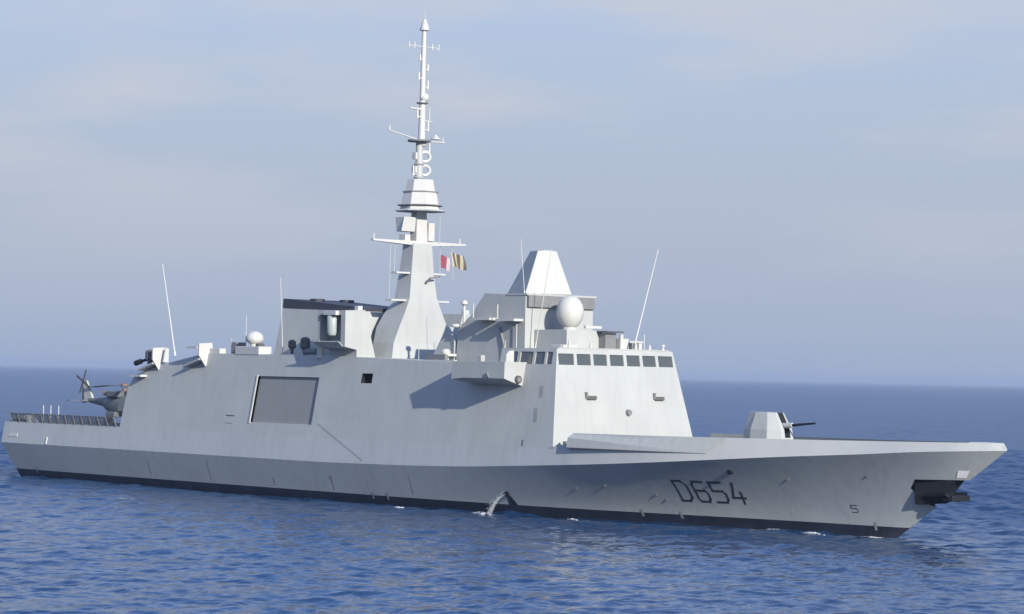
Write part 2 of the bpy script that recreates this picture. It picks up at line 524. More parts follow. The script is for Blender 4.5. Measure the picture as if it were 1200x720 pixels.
def S_y(z, zk=None):                     # starboard superstructure plane
    return -9.9 + SLOPE * (z - 4.0)

us = np.concatenate([np.linspace(0, 0.6, 34), np.linspace(0.6, 1.0, 64)[1:]])
def row_ends(z):
    s = 1.8 - 1.8 * min(max(z, -1), 4.0) / 4.0
    e = 130.57 + 1.395 * z
    return s, e

def lower_pt(u, fr, z=None):
    """fr 0..1 waterline to knuckle"""
    Xk = 142.1 * u; zk = zk_f(Xk); hk = hbk_f(Xk)
    Xw = 1.8 + (130.57 - 1.8) * u; hw = hbw_f(Xw)
    p = 1.0 + 0.65 * min(max((u - 0.55) / 0.25, 0), 1)
    X = Xw + (Xk - Xw) * fr
    return X, -(hw + (hk - hw) * fr ** p), zk * fr

def hull_at(X, z):
    """starboard hull surface y at station X, height z (below the knuckle)"""
    lo, hi = 0.0, 1.0
    for _ in range(40):
        u = (lo + hi) / 2
        fr = z / zk_f(142.1 * u)
        if lower_pt(u, fr)[0] < X: lo = u
        else: hi = u
    return lower_pt(u, z / zk_f(142.1 * u))[1]

def build_hull():
    FR = ['keel', 'wl', 'boot', .32, .42, .52, .62, .72, .82, .91, 1.0, 'deck']
    rows = []
    for fr in FR:
        row = []
        for u in us:
            Xk = 142.1 * u
            if fr == 'keel':
                x, y, _ = lower_pt(u, 0); row.append((x, y * 0.8, -3.0))
            elif fr == 'wl':
                row.append(lower_pt(u, 0))
            elif fr == 'boot':
                row.append(lower_pt(u, 0.92 / zk_f(Xk)))
            elif fr == 'deck':
                zd = deck_f(Xk); sl = SLOPE + 0.40 * min(max((Xk - 108) / 26, 0), 1); y = -max(hbk_f(Xk) - sl * (zd - zk_f(Xk)), 0.01)
                row.append((Xk, y, zd))
            else:
                row.append(lower_pt(u, fr))
        rows.append(row)
    n = len(us); nr = len(rows)
    mb = MB()
    V = [p for r in rows for p in r] + [(x, -y, z) for r in rows for x, y, z in r]
    F = []; MI = []
    off = nr * n
    for i in range(nr - 1):
        for k in range(n - 1):
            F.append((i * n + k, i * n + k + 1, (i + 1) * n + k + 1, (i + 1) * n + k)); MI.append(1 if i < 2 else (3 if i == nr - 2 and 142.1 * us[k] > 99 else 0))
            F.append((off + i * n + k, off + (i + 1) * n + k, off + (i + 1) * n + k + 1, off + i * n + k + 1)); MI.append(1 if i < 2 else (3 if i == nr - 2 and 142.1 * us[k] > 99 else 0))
        F.append((i * n + n - 1, off + i * n + n - 1, off + (i + 1) * n + n - 1, (i + 1) * n + n - 1)); MI.append(1 if i < 2 else 0)
        F.append((i * n, (i + 1) * n, off + (i + 1) * n, off + i * n)); MI.append(1 if i < 2 else 0)
    d = (nr - 1) * n
    for k in range(n - 1):
        F.append((d + k, d + k + 1, off + d + k + 1, off + d + k)); MI.append(2)
        F.append((k, off + k, off + k + 1, k + 1)); MI.append(1)
    mb.v = V; mb.f = F; mb.mi = MI
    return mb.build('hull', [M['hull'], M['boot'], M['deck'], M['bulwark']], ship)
hull = build_hull()
# anchor recess through the stem
pk = [(133.05, 4.36), (133.75, 5.15), (142.5, 5.34), (142.5, 2.2), (134.4, 2.95)]
cut(hull, [(MB().prism([(x, -3, z) for x, z in pk], (0, 6, 0)), M['black'])], smooth=R(22))

def on_hull(pts, off=0.02):
    """polygon given as (X, z) laid on the starboard lower hull"""
    return [(x, hull_at(x, z) - off, z) for x, z in pts]

def hull_strip(mb, p0, p1, w, off=0.03, seg=5):
    """painted stroke of width w from p0 to p1 in (X,z)"""
    p0 = np.array(p0); p1 = np.array(p1)
    d = (p1 - p0) / np.linalg.norm(p1 - p0); nrm = np.array([-d[1], d[0]]) * w / 2
    p0 = p0 - d * w * 0.5; p1 = p1 + d * w * 0.5
    top = []; bot = []
    for i in range(seg + 1):
        c = p0 + (p1 - p0) * i / seg
        top.append(tuple(c + nrm)); bot.append(tuple(c - nrm))
    vs = on_hull(top, off) + on_hull(bot, off)
    mb.add(vs, [(i, i + 1, seg + 2 + i, seg + 1 + i) for i in range(seg)])

GLY = {'D': [[(0, 0), (0, 1)], [(0, 1), (.72, 1), (1, .8), (1, .2), (.72, 0), (0, 0)]],
       '6': [[(1, 1), (.2, 1), (0, .8), (0, .15), (.15, 0), (.85, 0), (1, .15), (1, .42), (.85, .55), (0, .55)]],
       '5': [[(1, 1), (0, 1), (0, .56), (.82, .56), (1, .42), (1, .15), (.82, 0), (0, 0)]],
       '4': [[(.78, 0), (.78, .55)], [(.45, 1), (0, .27), (1, .27)]]}
def hull_text(txt, X0, z0, cw, gap, h, w, name, lean=0.0, stagger=0.0):
    x = X0
    for ch in txt:
        mb = MB()
        for pl in GLY[ch]:
            for a, b in zip(pl[:-1], pl[1:]):
                pa = (x + a[0] * cw - lean * a[1] * h, z0 + a[1] * h)
                pb = (x + b[0] * cw - lean * b[1] * h, z0 + b[1] * h)
                hull_strip(mb, pa, pb, w, off=0.018 + stagger)
                stagger = (stagger + 0.002) % 0.008
        mb.build(name, M['number'], hull, fix=False)
        x += cw + gap
hull_text('D654', 109.65, 2.26, 1.18, 0.60, 1.82, 0.19, 'hull_number', lean=-0.16)
hull_text('5', 126.6, 2.0, 0.62, 0.3, 0.62, 0.07, 'draught_mark')

# small hull fittings
def hull_patch(name, x0, x1, z0, z1, mat, off=0.025, thick=0.0):
    mb = MB(); n = 4
    top = [(x0 + (x1 - x0) * i / n, z1) for i in range(n + 1)]; bot = [(x0 + (x1 - x0) * i / n, z0) for i in range(n + 1)]
    mb.add(on_hull(top, off) + on_hull(bot, off), [(i, i + 1, n + 2 + i, n + 1 + i) for i in range(n)])
    return mb.build(name, mat, hull, fix=False)
def hull_disc(name, x, z, r, mat, depth=0.08, n=14):
    c = Vector((x, hull_at(x, z), z))
    mb = MB(); mb.tube(c + Vector((0, -depth, -depth * .15)), c + Vector((0, 0.2, 0.03)), r, r, n)
    return mb.build(name, mat, hull)
hull_disc('sea_outlet', 89.4, 1.95, 0.30, M['black'], 0.12)
hull_disc('fairlead', 116.6, 5.15, 0.26, M['black'], 0.15)
for x, z in ((98.6, 2.95), (102.2, 3.35), (107.2, 2.75), (107.9, 2.3), (63.5, 2.6), (121.5, 4.7), (129.3, 5.3)):
    hull_disc('hull_fitting', x, z, 0.20, M['mid'], 0.01)
mb = MB(); mb.add(on_hull([(89.25, 1.75), (89.75, 1.75), (90.3, 0.9), (90.35, 0.3), (89.2, 0.3), (89.15, 1.0)], 0.03), [(0, 1, 2, 3, 4, 5)])
mb.build('rust_stain', M['boot'], hull, fix=False)
M['run'] = paint('rust_run_paint', (0.235, 0.225, 0.205), 0.6, 0.2, 2.0)
for x, z0, z1, w in ((63.5, 1.2, 2.4, .12), (76.0, 1.3, 3.2, .10), (42.0, 1.2, 3.4, .10), (30.5, 1.4, 2.8, .10), (53.5, 1.2, 2.0, .12)):
    hull_patch('rust_run', x - w / 2, x + w / 2, z0, z1, M['run'], off=0.015)
for x in (104.5, 108.6, 69.5, 71.8, 6.0, 128.6):
    hull_patch('draught_scale', x, x + 0.25, 0.55, 1.25, M['scuff'])
# white plate on the stem above the anchor and the faint name plate at the stern
stem_q = [(137.45, 5.42), (137.85, 6.05), (138.75, 6.05), (138.2, 5.42)]
for sg in (1, -1):
    MB().add([(x, sg * (hull_at(x, z) - .04), z) for x, z in stem_q], [(0, 1, 2, 3) if sg > 0 else (3, 2, 1, 0)]).build('stem_plate', M['bright'], hull, fix=False)
mb = MB().hexa([(1.4, S_y(4.75) - .05, 4.75), (3.4, S_y(4.75) - .05, 4.75), (3.4, S_y(4.75) + .05, 4.75), (1.4, S_y(4.75) + .05, 4.75)],
               [(1.4, S_y(5.15) - .05, 5.15), (3.4, S_y(5.15) - .05, 5.15), (3.4, S_y(5.15) + .05, 5.15), (1.4, S_y(5.15) + .05, 5.15)])
mb.build('name_plate', M['white'], hull)
mb = MB().tube((10.0, S_y(4.2) - .05, 4.1), (10.0, S_y(5.0) - .05, 4.9), 0.09)
mb.build('drain_pipe', M['white'], hull)

# ---- anchor in its recess
mb = MB()
mb.tube((134.0, -0.2, 4.6), (136.9, -0.1, 3.75), 0.22, 0.2)
mb.box(136.4, 137.4, -1.2, 1.2, 3.42, 3.92)
for s in (-1, 1):
    mb.prism([(137.3, s * 0.95, 3.5), (136.9, s * 1.45, 3.9), (134.6, s * 1.3, 3.75), (134.5, s * 1.0, 3.3), (136.6, s * .7, 3.3)], (0, 0, 0.3))
mb.build('anchor', M['black'], ship, bevel=0.04)
mb = MB().hexa([(133.4, -1.2, 3.0), (135.3, -.75, 3.15), (135.3, .75, 3.15), (133.4, 1.2, 3.0)], [(133.4, -1.4, 5.13), (137.2, -.75, 5.24), (137.2, .75, 5.24), (133.4, 1.4, 5.13)])
mb.build('anchor_bolster', M['black'], ship, bevel=0.05)

# ---- forward bulwark (strip above the knuckle) and its wedge-shaped fender
def bulwark():
    xs = list(np.linspace(99.3, 136, 40)) + list(np.linspace(136.4, 141.75, 16))
    topz = pchip([99.3, 117, 130, 142], [8.02, 8.14, 8.28, 8.47])
    for s, nm in ((-1, 'bulwark'), (1, 'bulwark')):
        mb = MB(); rings = []
        for x in xs:
            zd, zt = deck_f(x) - 0.02, topz(x)
            sl = SLOPE + 0.40 * min(max((x - 108) / 26, 0), 1); ho = hbk_f(x) - sl * (zd - zk_f(x)); ht = hbk_f(x) - sl * (zt - zk_f(x))
            ho = max(ho, .05); ht = max(ht, .03)
            t = min(0.14, ho * .6, ht * .6)
            rings.append([(x, s * ho, zd), (x, s * ht, zt), (x, s * (ht - t), zt), (x, s * (ho - t), zd)])
        mb.loft(rings)
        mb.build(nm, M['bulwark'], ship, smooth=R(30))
bulwark()
MB().hexa([(139.2, -1.5, 7.95), (142.12, -.03, 7.95), (142.12, .03, 7.95), (139.2, 1.5, 7.95)],
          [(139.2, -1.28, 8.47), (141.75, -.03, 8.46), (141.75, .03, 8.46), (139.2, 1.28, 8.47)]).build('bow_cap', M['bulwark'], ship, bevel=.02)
for s in (-1, 1):
    a = [(99.25, 9.14, 8.03), (99.3, 9.80, 7.62), (99.3, 9.95, 6.72), (99.3, 9.3, 6.42)]
    b = [(117.0, 6.25, 8.10), (115.2, 6.98, 6.75), (115.2, 6.98, 6.72), (115.2, 6.6, 6.6)]
    mid_o = lambda t, k: tuple(a[k][i] + (b[k][i] - a[k][i]) * t for i in range(3))
    rings = []
    for t in np.linspace(0, 1, 16):
        ring = []
        for k in range(4):
            x, y, z = mid_o(t, k)
            base = hbk_f(x) - SLOPE * (z - zk_f(x))
            base0 = hbk_f(a[k][0]) - SLOPE * (a[k][2] - zk_f(a[k][0]))
            prot = (a[k][1] - base0) * (1 - t)
            if k in (0, 3): prot = min(prot, 0.0) - 0.10
            else: prot = prot - 0.02 * t
            ring.append((x, s * (base + prot), z))
        rings.append(ring)
    MB().loft(rings).build('bulwark_fender', M['grey'], ship)

# ---- superstructure: one sloped-sided block from hangar to bridge front
prof = [(24.6, 6.5), (24.85, 10.95), (25.75, 12.4), (30.8, 13.6), (38.6, 14.95), (60, 14.9), (80, 14.4), (87.5, 14.3), (87.5, 13.8),
        (95.62, 13.8), (96.9, 6.5)]
def slab_block(profile, y_in=0.0, mi=0, f=lambda z: -S_y(z)):
    mb = MB()
    L_ = [(x, -f(z) + y_in, z) for x, z in profile]; P_ = [(x, f(z) - y_in, z) for x, z in profile]
    mb.hexa(L_, P_)
    return mb
sup = slab_block(prof).build('superstructure', M['grey'], ship)
def side_cut(x0, x1, z0, z1, depth, dx=0.0):
    """box sunk into the starboard plane"""
    lo = [(x0 + dx * 0, S_y(z0) - 1, z0), (x1, S_y(z0) - 1, z0), (x1, S_y(z0) + depth, z0), (x0, S_y(z0) + depth, z0)]
    hi = [(x0 + dx, S_y(z1) - 1, z1), (x1 + dx, S_y(z1) - 1, z1), (x1 + dx, S_y(z1) + depth, z1), (x0 + dx, S_y(z1) + depth, z1)]
    return MB().hexa(lo, hi)
cut(sup, [(side_cut(49.15, 59.75, 7.7, 12.6, 0.34), M['grey']),
          (side_cut(66.75, 68.5, 12.12, 13.12, 0.8), M['black'])])
# shutter of the boat bay, with slats
mb = MB()
for i in range(16):
    z0 = 7.7 + 4.9 * i / 16; z1 = 7.7 + 4.9 * (i + 1) / 16 - 0.006
    mb.hexa([(49.18, S_y(z0) + .26, z0), (59.72, S_y(z0) + .26, z0), (59.72, S_y(z0) + .36, z0), (49.18, S_y(z0) + .36, z0)],
            [(49.18, S_y(z1) + .255, z1), (59.72, S_y(z1) + .255, z1), (59.72, S_y(z1) + .36, z1), (49.18, S_y(z1) + .36, z1)])
bay = mb.build('boat_bay_shutter', M['shutter'], sup)
# jamb trim
mb = MB().hexa([(48.95, S_y(7.6) - .10, 7.6), (49.15, S_y(7.6) - .10, 7.6), (49.15, S_y(7.6) + .3, 7.6), (48.95, S_y(7.6) + .3, 7.6)],
               [(48.95, S_y(12.7) - .10, 12.7), (49.15, S_y(12.7) - .10, 12.7), (49.15, S_y(12.7) + .3, 12.7), (48.95, S_y(12.7) + .3, 12.7)])
mb.build('bay_jamb', M['white'], bay)
# scuffed seam running from the bay down to the knuckle, hatch outlines, scuttles
def side_strip(name, p0, p1, w, mat, off=0.02, parent=None):
    p0 = np.array(p0); p1 = np.array(p1); d = (p1 - p0) / np.linalg.norm(p1 - p0); nr = np.array([-d[1], d[0]]) * w / 2
    q4 = [p0 + nr, p1 + nr, p1 - nr, p0 - nr]
    MB().add([(x, S_y(z) - off, z) for x, z in q4], [(0, 1, 2, 3)]).build(name, mat, parent or sup, fix=False)
side_strip('weld_seam', (60.8, 7.85), (69.2, 4.35), 0.10, M['scuff'])
for x in (93.4, 93.2):
    pass
side_strip('scuttle', (94.15, 11.2), (94.0, 12.3), 0.45, M['scuff'])
side_strip('scuttle', (93.9, 8.9), (93.7, 10.2), 0.45, M['scuff'])
side_strip('scuttle', (92.6, 6.6), (92.55, 7.2), 0.16, M['dark'])
side_strip('handrail', (44.6, 8.3), (46.1, 8.3), 0.12, M['dark'])
side_strip('handrail', (44.6, 7.5), (46.0, 7.5), 0.10, M['scuff'])
# lights and vents on the bridge front
def front_x(z): return 95.62 + (96.9 - 95.62) * (13.8 - z) / 7.3
for y in (-3.9, 5.1):
    z = 11.3
    MB().box(front_x(z) - .1, front_x(z) + .28, y - .6, y + .55, z - .2, z + .16).build('floodlight', M['lamp'], sup, bevel=0.04)
    MB().box(front_x(z) - .1, front_x(z) + .2, y - .75, y - .55, z - .1, z + .5).build('floodlight_bracket', M['mid'], sup)
MB().tube((front_x(9.9) - .1, .75, 9.9), (front_x(9.9) + .3, .75, 9.9), 0.32, 0.28, 14).build('siren', M['mid'], sup)
MB().box(96.85, 97.3, -8.1, -7.1, 6.92, 7.2).build('deck_locker', M['mid'], sup, bevel=0.03)

# ---- bridge with its window band
def bx(z): return 95.62 - (z - 13.8) * 0.175
bprof = [(87.5, 13.8), (87.5, 15.85), (bx(15.85), 15.85), (bx(13.8), 13.8)]
bridge = slab_block(bprof).build('bridge', M['grey'], ship)
fwin = [(-6.62, 1.98), (-4.35, 1.78), (-2.2, 1.75), (0.0, 1.8), (2.2, 1.75), (4.35, 1.75), (6.58, 1.95)]
zw0, zw1 = 14.32, 15.38
cuts = []
for yc, w in fwin:
    lo = [(bx(zw0) - .14, yc - w / 2, zw0), (bx(zw0) + 1, yc - w / 2, zw0), (bx(zw0) + 1, yc + w / 2, zw0), (bx(zw0) - .14, yc + w / 2, zw0)]
    sh = 0.05 * (1 if yc > 0 else -1) * abs(yc) / 6.6 * -1
    hi = [(bx(zw1) - .14, yc - w / 2 + sh, zw1), (bx(zw1) + 1, yc - w / 2 + sh, zw1), (bx(zw1) + 1, yc + w / 2 + sh, zw1), (bx(zw1) - .14, yc + w / 2 + sh, zw1)]
    cuts.append((MB().hexa(lo, hi), M['grey']))
swin = [(89.0, 89.9), (90.3, 92.1), (92.42, 93.75), (94.05, 94.85)]
for x0, x1 in swin:
    cuts.append((side_cut(x0, x1, zw0 + .02, zw1 + .14, 0.14), M['grey']))
cut(bridge, cuts)
for yc, w in fwin:
    wd = MB().hexa([(bx(zw0) - .22, yc - w / 2 - .03, zw0 - .03), (bx(zw0) - .12, yc - w / 2 - .03, zw0 - .03), (bx(zw0) - .12, yc + w / 2 + .03, zw0 - .03), (bx(zw0) - .22, yc + w / 2 + .03, zw0 - .03)],
                   [(bx(zw1) - .22, yc - w / 2 - .03, zw1 + .03), (bx(zw1) - .12, yc - w / 2 - .03, zw1 + .03), (bx(zw1) - .12, yc + w / 2 + .03, zw1 + .03), (bx(zw1) - .22, yc + w / 2 + .03, zw1 + .03)])
    wd.build('window', M['glass'], bridge)
for x0, x1 in swin:
    a, b = zw0 - .01, zw1 + .17
    MB().hexa([(x0 - .02, S_y(a) + .11, a), (x1 + .02, S_y(a) + .11, a), (x1 + .02, S_y(a) + .2, a), (x0 - .02, S_y(a) + .2, a)],
              [(x0 - .02, S_y(b) + .11, b), (x1 + .02, S_y(b) + .11, b), (x1 + .02, S_y(b) + .2, b), (x0 - .02, S_y(b) + .2, b)]).build('window', M['glass'], bridge)
# roof coaming, posts and lights along the bridge front
MB().box(94.6, 95.2, -7.35, 7.35, 15.85, 15.97).build('roof_coaming', M['grey'], bridge, bevel=0.03)
for y, h in ((-5.75, .75), (-2.95, .65), (3.0, .65), (4.9, .5), (6.7, .55)):
    mb = MB().tube((94.9, y, 15.95), (94.9, y, 15.95 + h * .6), .16, .12, 10)
    mb.tube((94.9, y, 15.95 + h * .6), (94.9, y, 15.95 + h), .22 if y > 6 else .1, .2 if y > 6 else .07, 10)
    mb.build('roof_light', M['white'], bridge)

# ---- bridge wing (starboard and port)
for s in (-1, 1):
    mb = MB()
    x0, x1 = 83.6, 91.27
    def ring(x, taper=1.0):
        yi = 7.7
        return [(x, s * yi, 14.5), (x, s * 10.6, 14.5), (x, s * 10.65, 12.9 if x > 85 else 12.75), (x, s * 8.25, 12.2 if x > 85 else 12.5)]
    mb.loft([ring(x0), ring(x0 + 1.6), ring(x1)])
    w = mb.build('bridge_wing', M['grey'], ship, bevel=0.02)
    cut(w, [(MB().hexa([(x0 + .15, s * 8.6, 13.4), (x1 - .15, s * 8.6, 13.4), (x1 - .15, s * 10.45, 13.4), (x0 + .15, s * 10.45, 13.4)],
                       [(x0 + .15, s * 8.6, 15.5), (x1 - .15, s * 8.6, 15.5), (x1 - .15, s * 10.45, 15.5), (x0 + .15, s * 10.45, 15.5)]), M['deck'])])
    mb = MB().tube((91.2, s * 8.95, 12.85), (91.5, s * 8.95, 12.85), .40, .36, 18)
    mb.build('searchlight', M['dark'], w)
    MB().tube((91.45, s * 8.95, 12.85), (91.53, s * 8.95, 12.85), .22, .2, 14).build('searchlight_lens', M['mid'], w)
    mb = MB().prism([(90.3, s * 8.6, 14.5), (90.3, s * 9.6, 14.5), (90.3, s * 9.55, 15.2), (90.3, s * 9.2, 15.55), (90.3, s * 8.6, 15.6)], (-.12, 0, 0))
    mb.build('wind_screen', M['white'], w)
    MB().box(86.4, 87.0, s * 9.6 - .25, s * 9.6 + .25, 13.4, 15.1).build('pelorus', M['grey'], w, bevel=.05)
    mb = MB().prism([(88.6, s * 10.66, 13.0), (89.2, s * 10.66, 13.0), (88.9, s * 10.66, 13.5)], (0, s * .15, 0))
    mb.build('wing_bracket', M['mid'], w)

# ---- radar block and turning radar
mb = MB()
bp_ = [(76.9, 14.3), (77.3, 17.9), (79.3, 19.2), (81.2, 21.3), (87.25, 21.0), (87.25, 14.3)]
mb.hexa([(x, -4.5, z) for x, z in bp_], [(x, 4.5, z) for x, z in bp_])
block = mb.build('radar_block', M['grey'], ship, bevel=.05)
MB().box(84.5, 87.5, -4.55, 4.7, 21.02, 21.20).build('platform', M['grey'], block)
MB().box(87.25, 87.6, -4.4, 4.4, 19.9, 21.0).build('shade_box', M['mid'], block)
def radar():
    z0, z1 = 21.24, 25.55
    def sq(c, s, a, z):
        return [(c[0] + s / 2 * (math.cos(a) * i - math.sin(a) * j), c[1] + s / 2 * (math.sin(a) * i + math.cos(a) * j), z)
                for i, j in ((-1, -1), (1, -1), (1, 1), (-1, 1))]
    a = R(-20)
    mb = MB().hexa(sq((84.2, 0), 4.95, a, z0), sq((84.65, .05), 2.0, a, z1))
    o = mb.build('multifunction_radar', M['grey'], ship, bevel=.06)
    MB().box(84.0, 85.3, -.6, .7, 25.5, 25.60).build('top_cap', M['white'], o)
radar()
for x, z in ((82.0, 18.7), (85.6, 18.6)):
    mb = MB().box(x - 1.4, x + 1.3, -5.7, -4.5, z - .12, z + .12)
    mb.tube((x - 1.2, -5.6, z), (x - 1.2, -5.6, z + 1.5), .06)
    mb.build('side_platform', M['white'], block)
mb = MB().lathe((77.5, -5.0, 17.9), [(.5, 0), (.55, .15), (.5, .3)], 16); mb.tube((78.6, -4.9, 18.4), (78.6, -4.9, 20.0), .14); mb.lathe((78.6, -4.9, 20.0), [(.1, 0), (.35, .2), (.3, .5), (.05, .6)], 14)
mb.build('small_antenna', M['white'], block)
mb = MB().box(76.2, 77.2, -6.0, -4.6, 15.0, 15.25); mb.tube((76.6, -5.2, 14.3), (76.6, -5.2, 15.0), .1)
mb.lathe((76.5, -5.4, 15.25), [(.45, 0), (.5, .2), (.3, .45), (.02, .5)], 14)
mb.build('small_antenna', M['white'], block)
for x in (83.2,):
    MB().path([(83.6, -4.56, 17.9), (84.3, -4.6, 16.2), (84.5, -4.6, 14.4)], [.12, .12, .12]).build('cable_duct', M['mid'], block)
MB().tube((86.3, -4.75, 14.4), (86.3, -4.75, 18.2), .05).build('pipe', M['white'], block)

# ---- satellite radome in front of the block
mb = MB().hexa([(87.3, -3.3, 15.85), (91.9, -3.3, 15.85), (91.9, 1.6, 15.85), (87.3, 1.6, 15.85)],
               [(87.3, -3.3, 17.72), (91.9, -3.3, 17.72), (91.9, 1.4, 17.72), (87.3, 1.4, 17.72)])
ped = mb.build('radome_pedestal', M['grey'], ship, bevel=.04)
prof_r = []
for i in range(15):
    t = i / 14; a = -math.pi / 2 + math.pi * t
    r = 1.34 * math.cos(a); z = 1.66 * math.sin(a)
    if z < 0: r *= 1.0 - 0.10 * (z / -1.68) ** 2
    prof_r.append((max(r, 0.02), z))
prof_r = [p for p in prof_r if p[1] > -1.55]
MB().lathe((90.2, -1.35, 19.43), prof_r, 32).build('radome_shell', M['radome'], ped, smooth=R(40))
MB().lathe((90.2, -1.35, 17.72), [(.75, 0), (.75, .25), (.55, .3)], 20).build('radome_ring', M['white'], ped)
MB().box(92.0, 92.3, -1.2, .9, 17.9, 18.15).build('roof_rail', M['white'], ped)
MB().box(92.2, 93.6, -5.6, -3.4, 15.87, 16.25).build('roof_locker', M['white'], ship, bevel=.04)

# bridge-roof fittings forward of the radome
o = MB().box(91.7, 92.9, 0.9, 2.3, 15.87, 17.5).build('nav_radar', M['mid'], ship, bevel=.05)
MB().box(91.6, 93.4, .6, 2.9, 17.55, 17.7).build('radar_scanner', M['dark'], o)
mb = MB().box(92.3, 93.2, 2.6, 3.7, 15.87, 17.0); mb.box(92.4, 93.2, 3.7, 5.7, 16.65, 16.8); mb.box(92.5, 93.1, 5.2, 5.6, 15.87, 16.65)
mb.tube((93, 2.9, 16.9), (93, 2.9, 17.4), .2); mb.tube((93, 6.0, 15.87), (93, 6.0, 17.5), .05)
mb.build('signal_platform', M['white'], ship)
MB().box(92.3, 93.3, 4.1, 5.0, 15.87, 16.6).build('optical_director', M['mid'], ship, bevel=.05)

# ---- mast
def fr_ring(x0, x1, h0, h1, z):
    """mast section: aft face x0 half width h0, front face x1 half width h1"""
    return [(x0, -h0, z), (x1, -h1, z), (x1, h1, z), (x0, h0, z)]
mb = MB()
mb.loft([fr_ring(63.6, 66.95, 4.55, 4.6, 14.3), fr_ring(63.2, 66.6, 4.0, 4.05, 16.3), fr_ring(62.8, 66.5, 3.3, 3.3, 17.9),
         fr_ring(63.0, 66.45, 2.55, 2.6, 19.3), fr_ring(63.6, 66.4, 2.05, 2.1, 20.4), fr_ring(63.85, 66.35, 1.85, 1.84, 21.0), fr_ring(64.1, 66.15, 1.5, 1.51, 23.6),
         fr_ring(64.4, 66.05, 1.25, 1.24, 26.7)])
mast = mb.build('mast', M['grey'], ship)
mb = MB().prism([(73.0, -4.6, 14.3), (76.8, -4.6, 14.3), (76.8, -4.6, 16.6), (75.3, -4.3, 18.0)], (0, 7, 0))
mb.build('mast_screen', M['grey'], mast)
mb = MB().box(75.8, 78.6, -7.3, -6.9, 14.3, 15.15); mb.build('roof_bulkhead', M['mid'], mast)
MB().box(76.2, 80.4, -7.65, -7.25, 14.35, 14.6).build('roof_rail', M['white'], mast)
# column above the yard
mb = MB(); mb.hexa(fr_ring(64.8, 65.9, .75, .75, 26.7), fr_ring(64.9, 65.8, .65, .65, 30.2))
mb.build('upper_column', M['white'], mast)
MB().hexa(fr_ring(64.6, 65.9, -0.9, -0.9, 27.6)[:0] or [(64.4, -2.2, 27.9), (65.7, -2.6, 27.9), (65.7, -.8, 27.9), (64.4, -.8, 27.9)],
          [(64.4, -2.4, 29.4), (65.9, -2.4, 29.4), (65.9, -.8, 29.4), (64.4, -.8, 29.4)]).build('sensor_box', M['white'], mast, bevel=.04)
MB().box(65.0, 66.1, .75, 1.55, 27.0, 28.9).build('sensor_box', M['white'], mast, bevel=.04)
MB().box(64.6, 65.6, -2.0, -1.3, 26.9, 27.6).build('sensor_box', M['white'], mast, bevel=.04)
MB().tube((65.6, 0, 26.7), (65.6, -.1, 30.2), .16).build('pipe', M['white'], mast)
MB().tube((65.9, 2.4, 26.8), (65.9, 2.4, 29.6), .035).build('stay', M['white'], mast)
# sensor drums and their galleries
def octo(r, z, cx=65.5): return [(cx + r * math.cos(R(22.5 + 45 * k)), r * math.sin(R(22.5 + 45 * k)), z) for k in range(8)]
MB().hexa(octo(2.75, 30.05), octo(2.6, 30.2)).build('gallery', M['grey'], mast)
MB().hexa(octo(2.2, 30.22), octo(2.1, 30.62)).build('gallery', M['white'], mast)
MB().hexa(octo(2.1, 30.64), octo(1.85, 32.0)).build('sensor_drum', M['white'], mast)
MB().hexa(octo(1.95, 32.02), octo(1.9, 32.14)).build('gallery', M['mid'], mast)
MB().hexa(octo(1.65, 32.16), octo(1.42, 33.35)).build('sensor_drum', M['white'], mast)
MB().hexa(octo(2.5, 30.42 + .22), octo(2.45, 30.66 + .07)).build('gallery', M['mid'], mast)
# direction-finder rings
for z in (34.35, 35.75):
    mb = MB(); n = 14; c = Vector((65.7, .35, z))
    for k in range(n):
        a0, a1 = 2 * math.pi * k / n, 2 * math.pi * (k + 1) / n
        d0 = Vector((.25 * math.cos(a0), .50 * math.cos(a0), .50 * math.sin(a0)))
        d1 = Vector((.25 * math.cos(a1), .50 * math.cos(a1), .50 * math.sin(a1)))
        mb.tube(c + d0, c + d1, .17, .17, 6)
    mb.build('ring_antenna', M['white'], mast)
    MB().lathe((65.5, -.25, z - .85), [(.55, 0), (.6, .1), (.45, .2)], 12).build('collar', M['grey'], mast)
    MB().box(65.2, 65.8, -1.0, -.75, z - .3, z + .4).build('sensor_box', M['white'], mast)
MB().tube((65.5, -.25, 33.3), (65.5, -.25, 37.3), .42, .36, 12).build('pole', M['grey'], mast, smooth=R(40))
MB().lathe((65.5, 0, 36.85), [(.5, 0), (.62, .2), (.4, .45)], 14).build('collar', M['white'], mast)
MB().lathe((65.5, -.3, 37.3), [(1.2, 0), (1.25, .12), (1.2, .2)], 18).build('gallery', M['mid'], mast)
mb = MB().tube((65.5, -.2, 37.45), (65.5, -4.4, 38.25), .09, .06, 8); mb.tube((65.5, -4.3, 38.2), (65.5, -4.3, 38.7), .09)
mb.tube((65.5, 0, 37.4), (65.5, 3.2, 37.45), .1, .07, 8); mb.tube((65.5, 2.9, 37.4), (65.5, 2.9, 38.0), .07)
mb.lathe((65.5, 1.9, 37.7), [(.5, 0), (.5, .1), (.25, .3), (.1, .5)], 12)
mb.build('yardarm', M['white'], mast)
MB().tube((65.5, 0, 37.4), (65.5, .0, 41.6), .38, .33, 12).build('pole', M['white'], mast, smooth=R(40))
mb = MB().tube((65.5, 0, 40.7), (65.5, -1.7, 40.75), .14, .1); mb.build('bracket', M['white'], mast)
mb = MB().tube((65.5, 1.0, 39.5), (65.5, 1.0, 40.9), .06); mb.tube((65.5, 0, 39.6), (65.5, 1.4, 39.5), .06)
mb.build('bracket', M['white'], mast)
MB().lathe((65.5, 0, 41.3), [(.6, 0), (.65, .1), (.3, .15)], 16).build('gallery', M['mid'], mast)
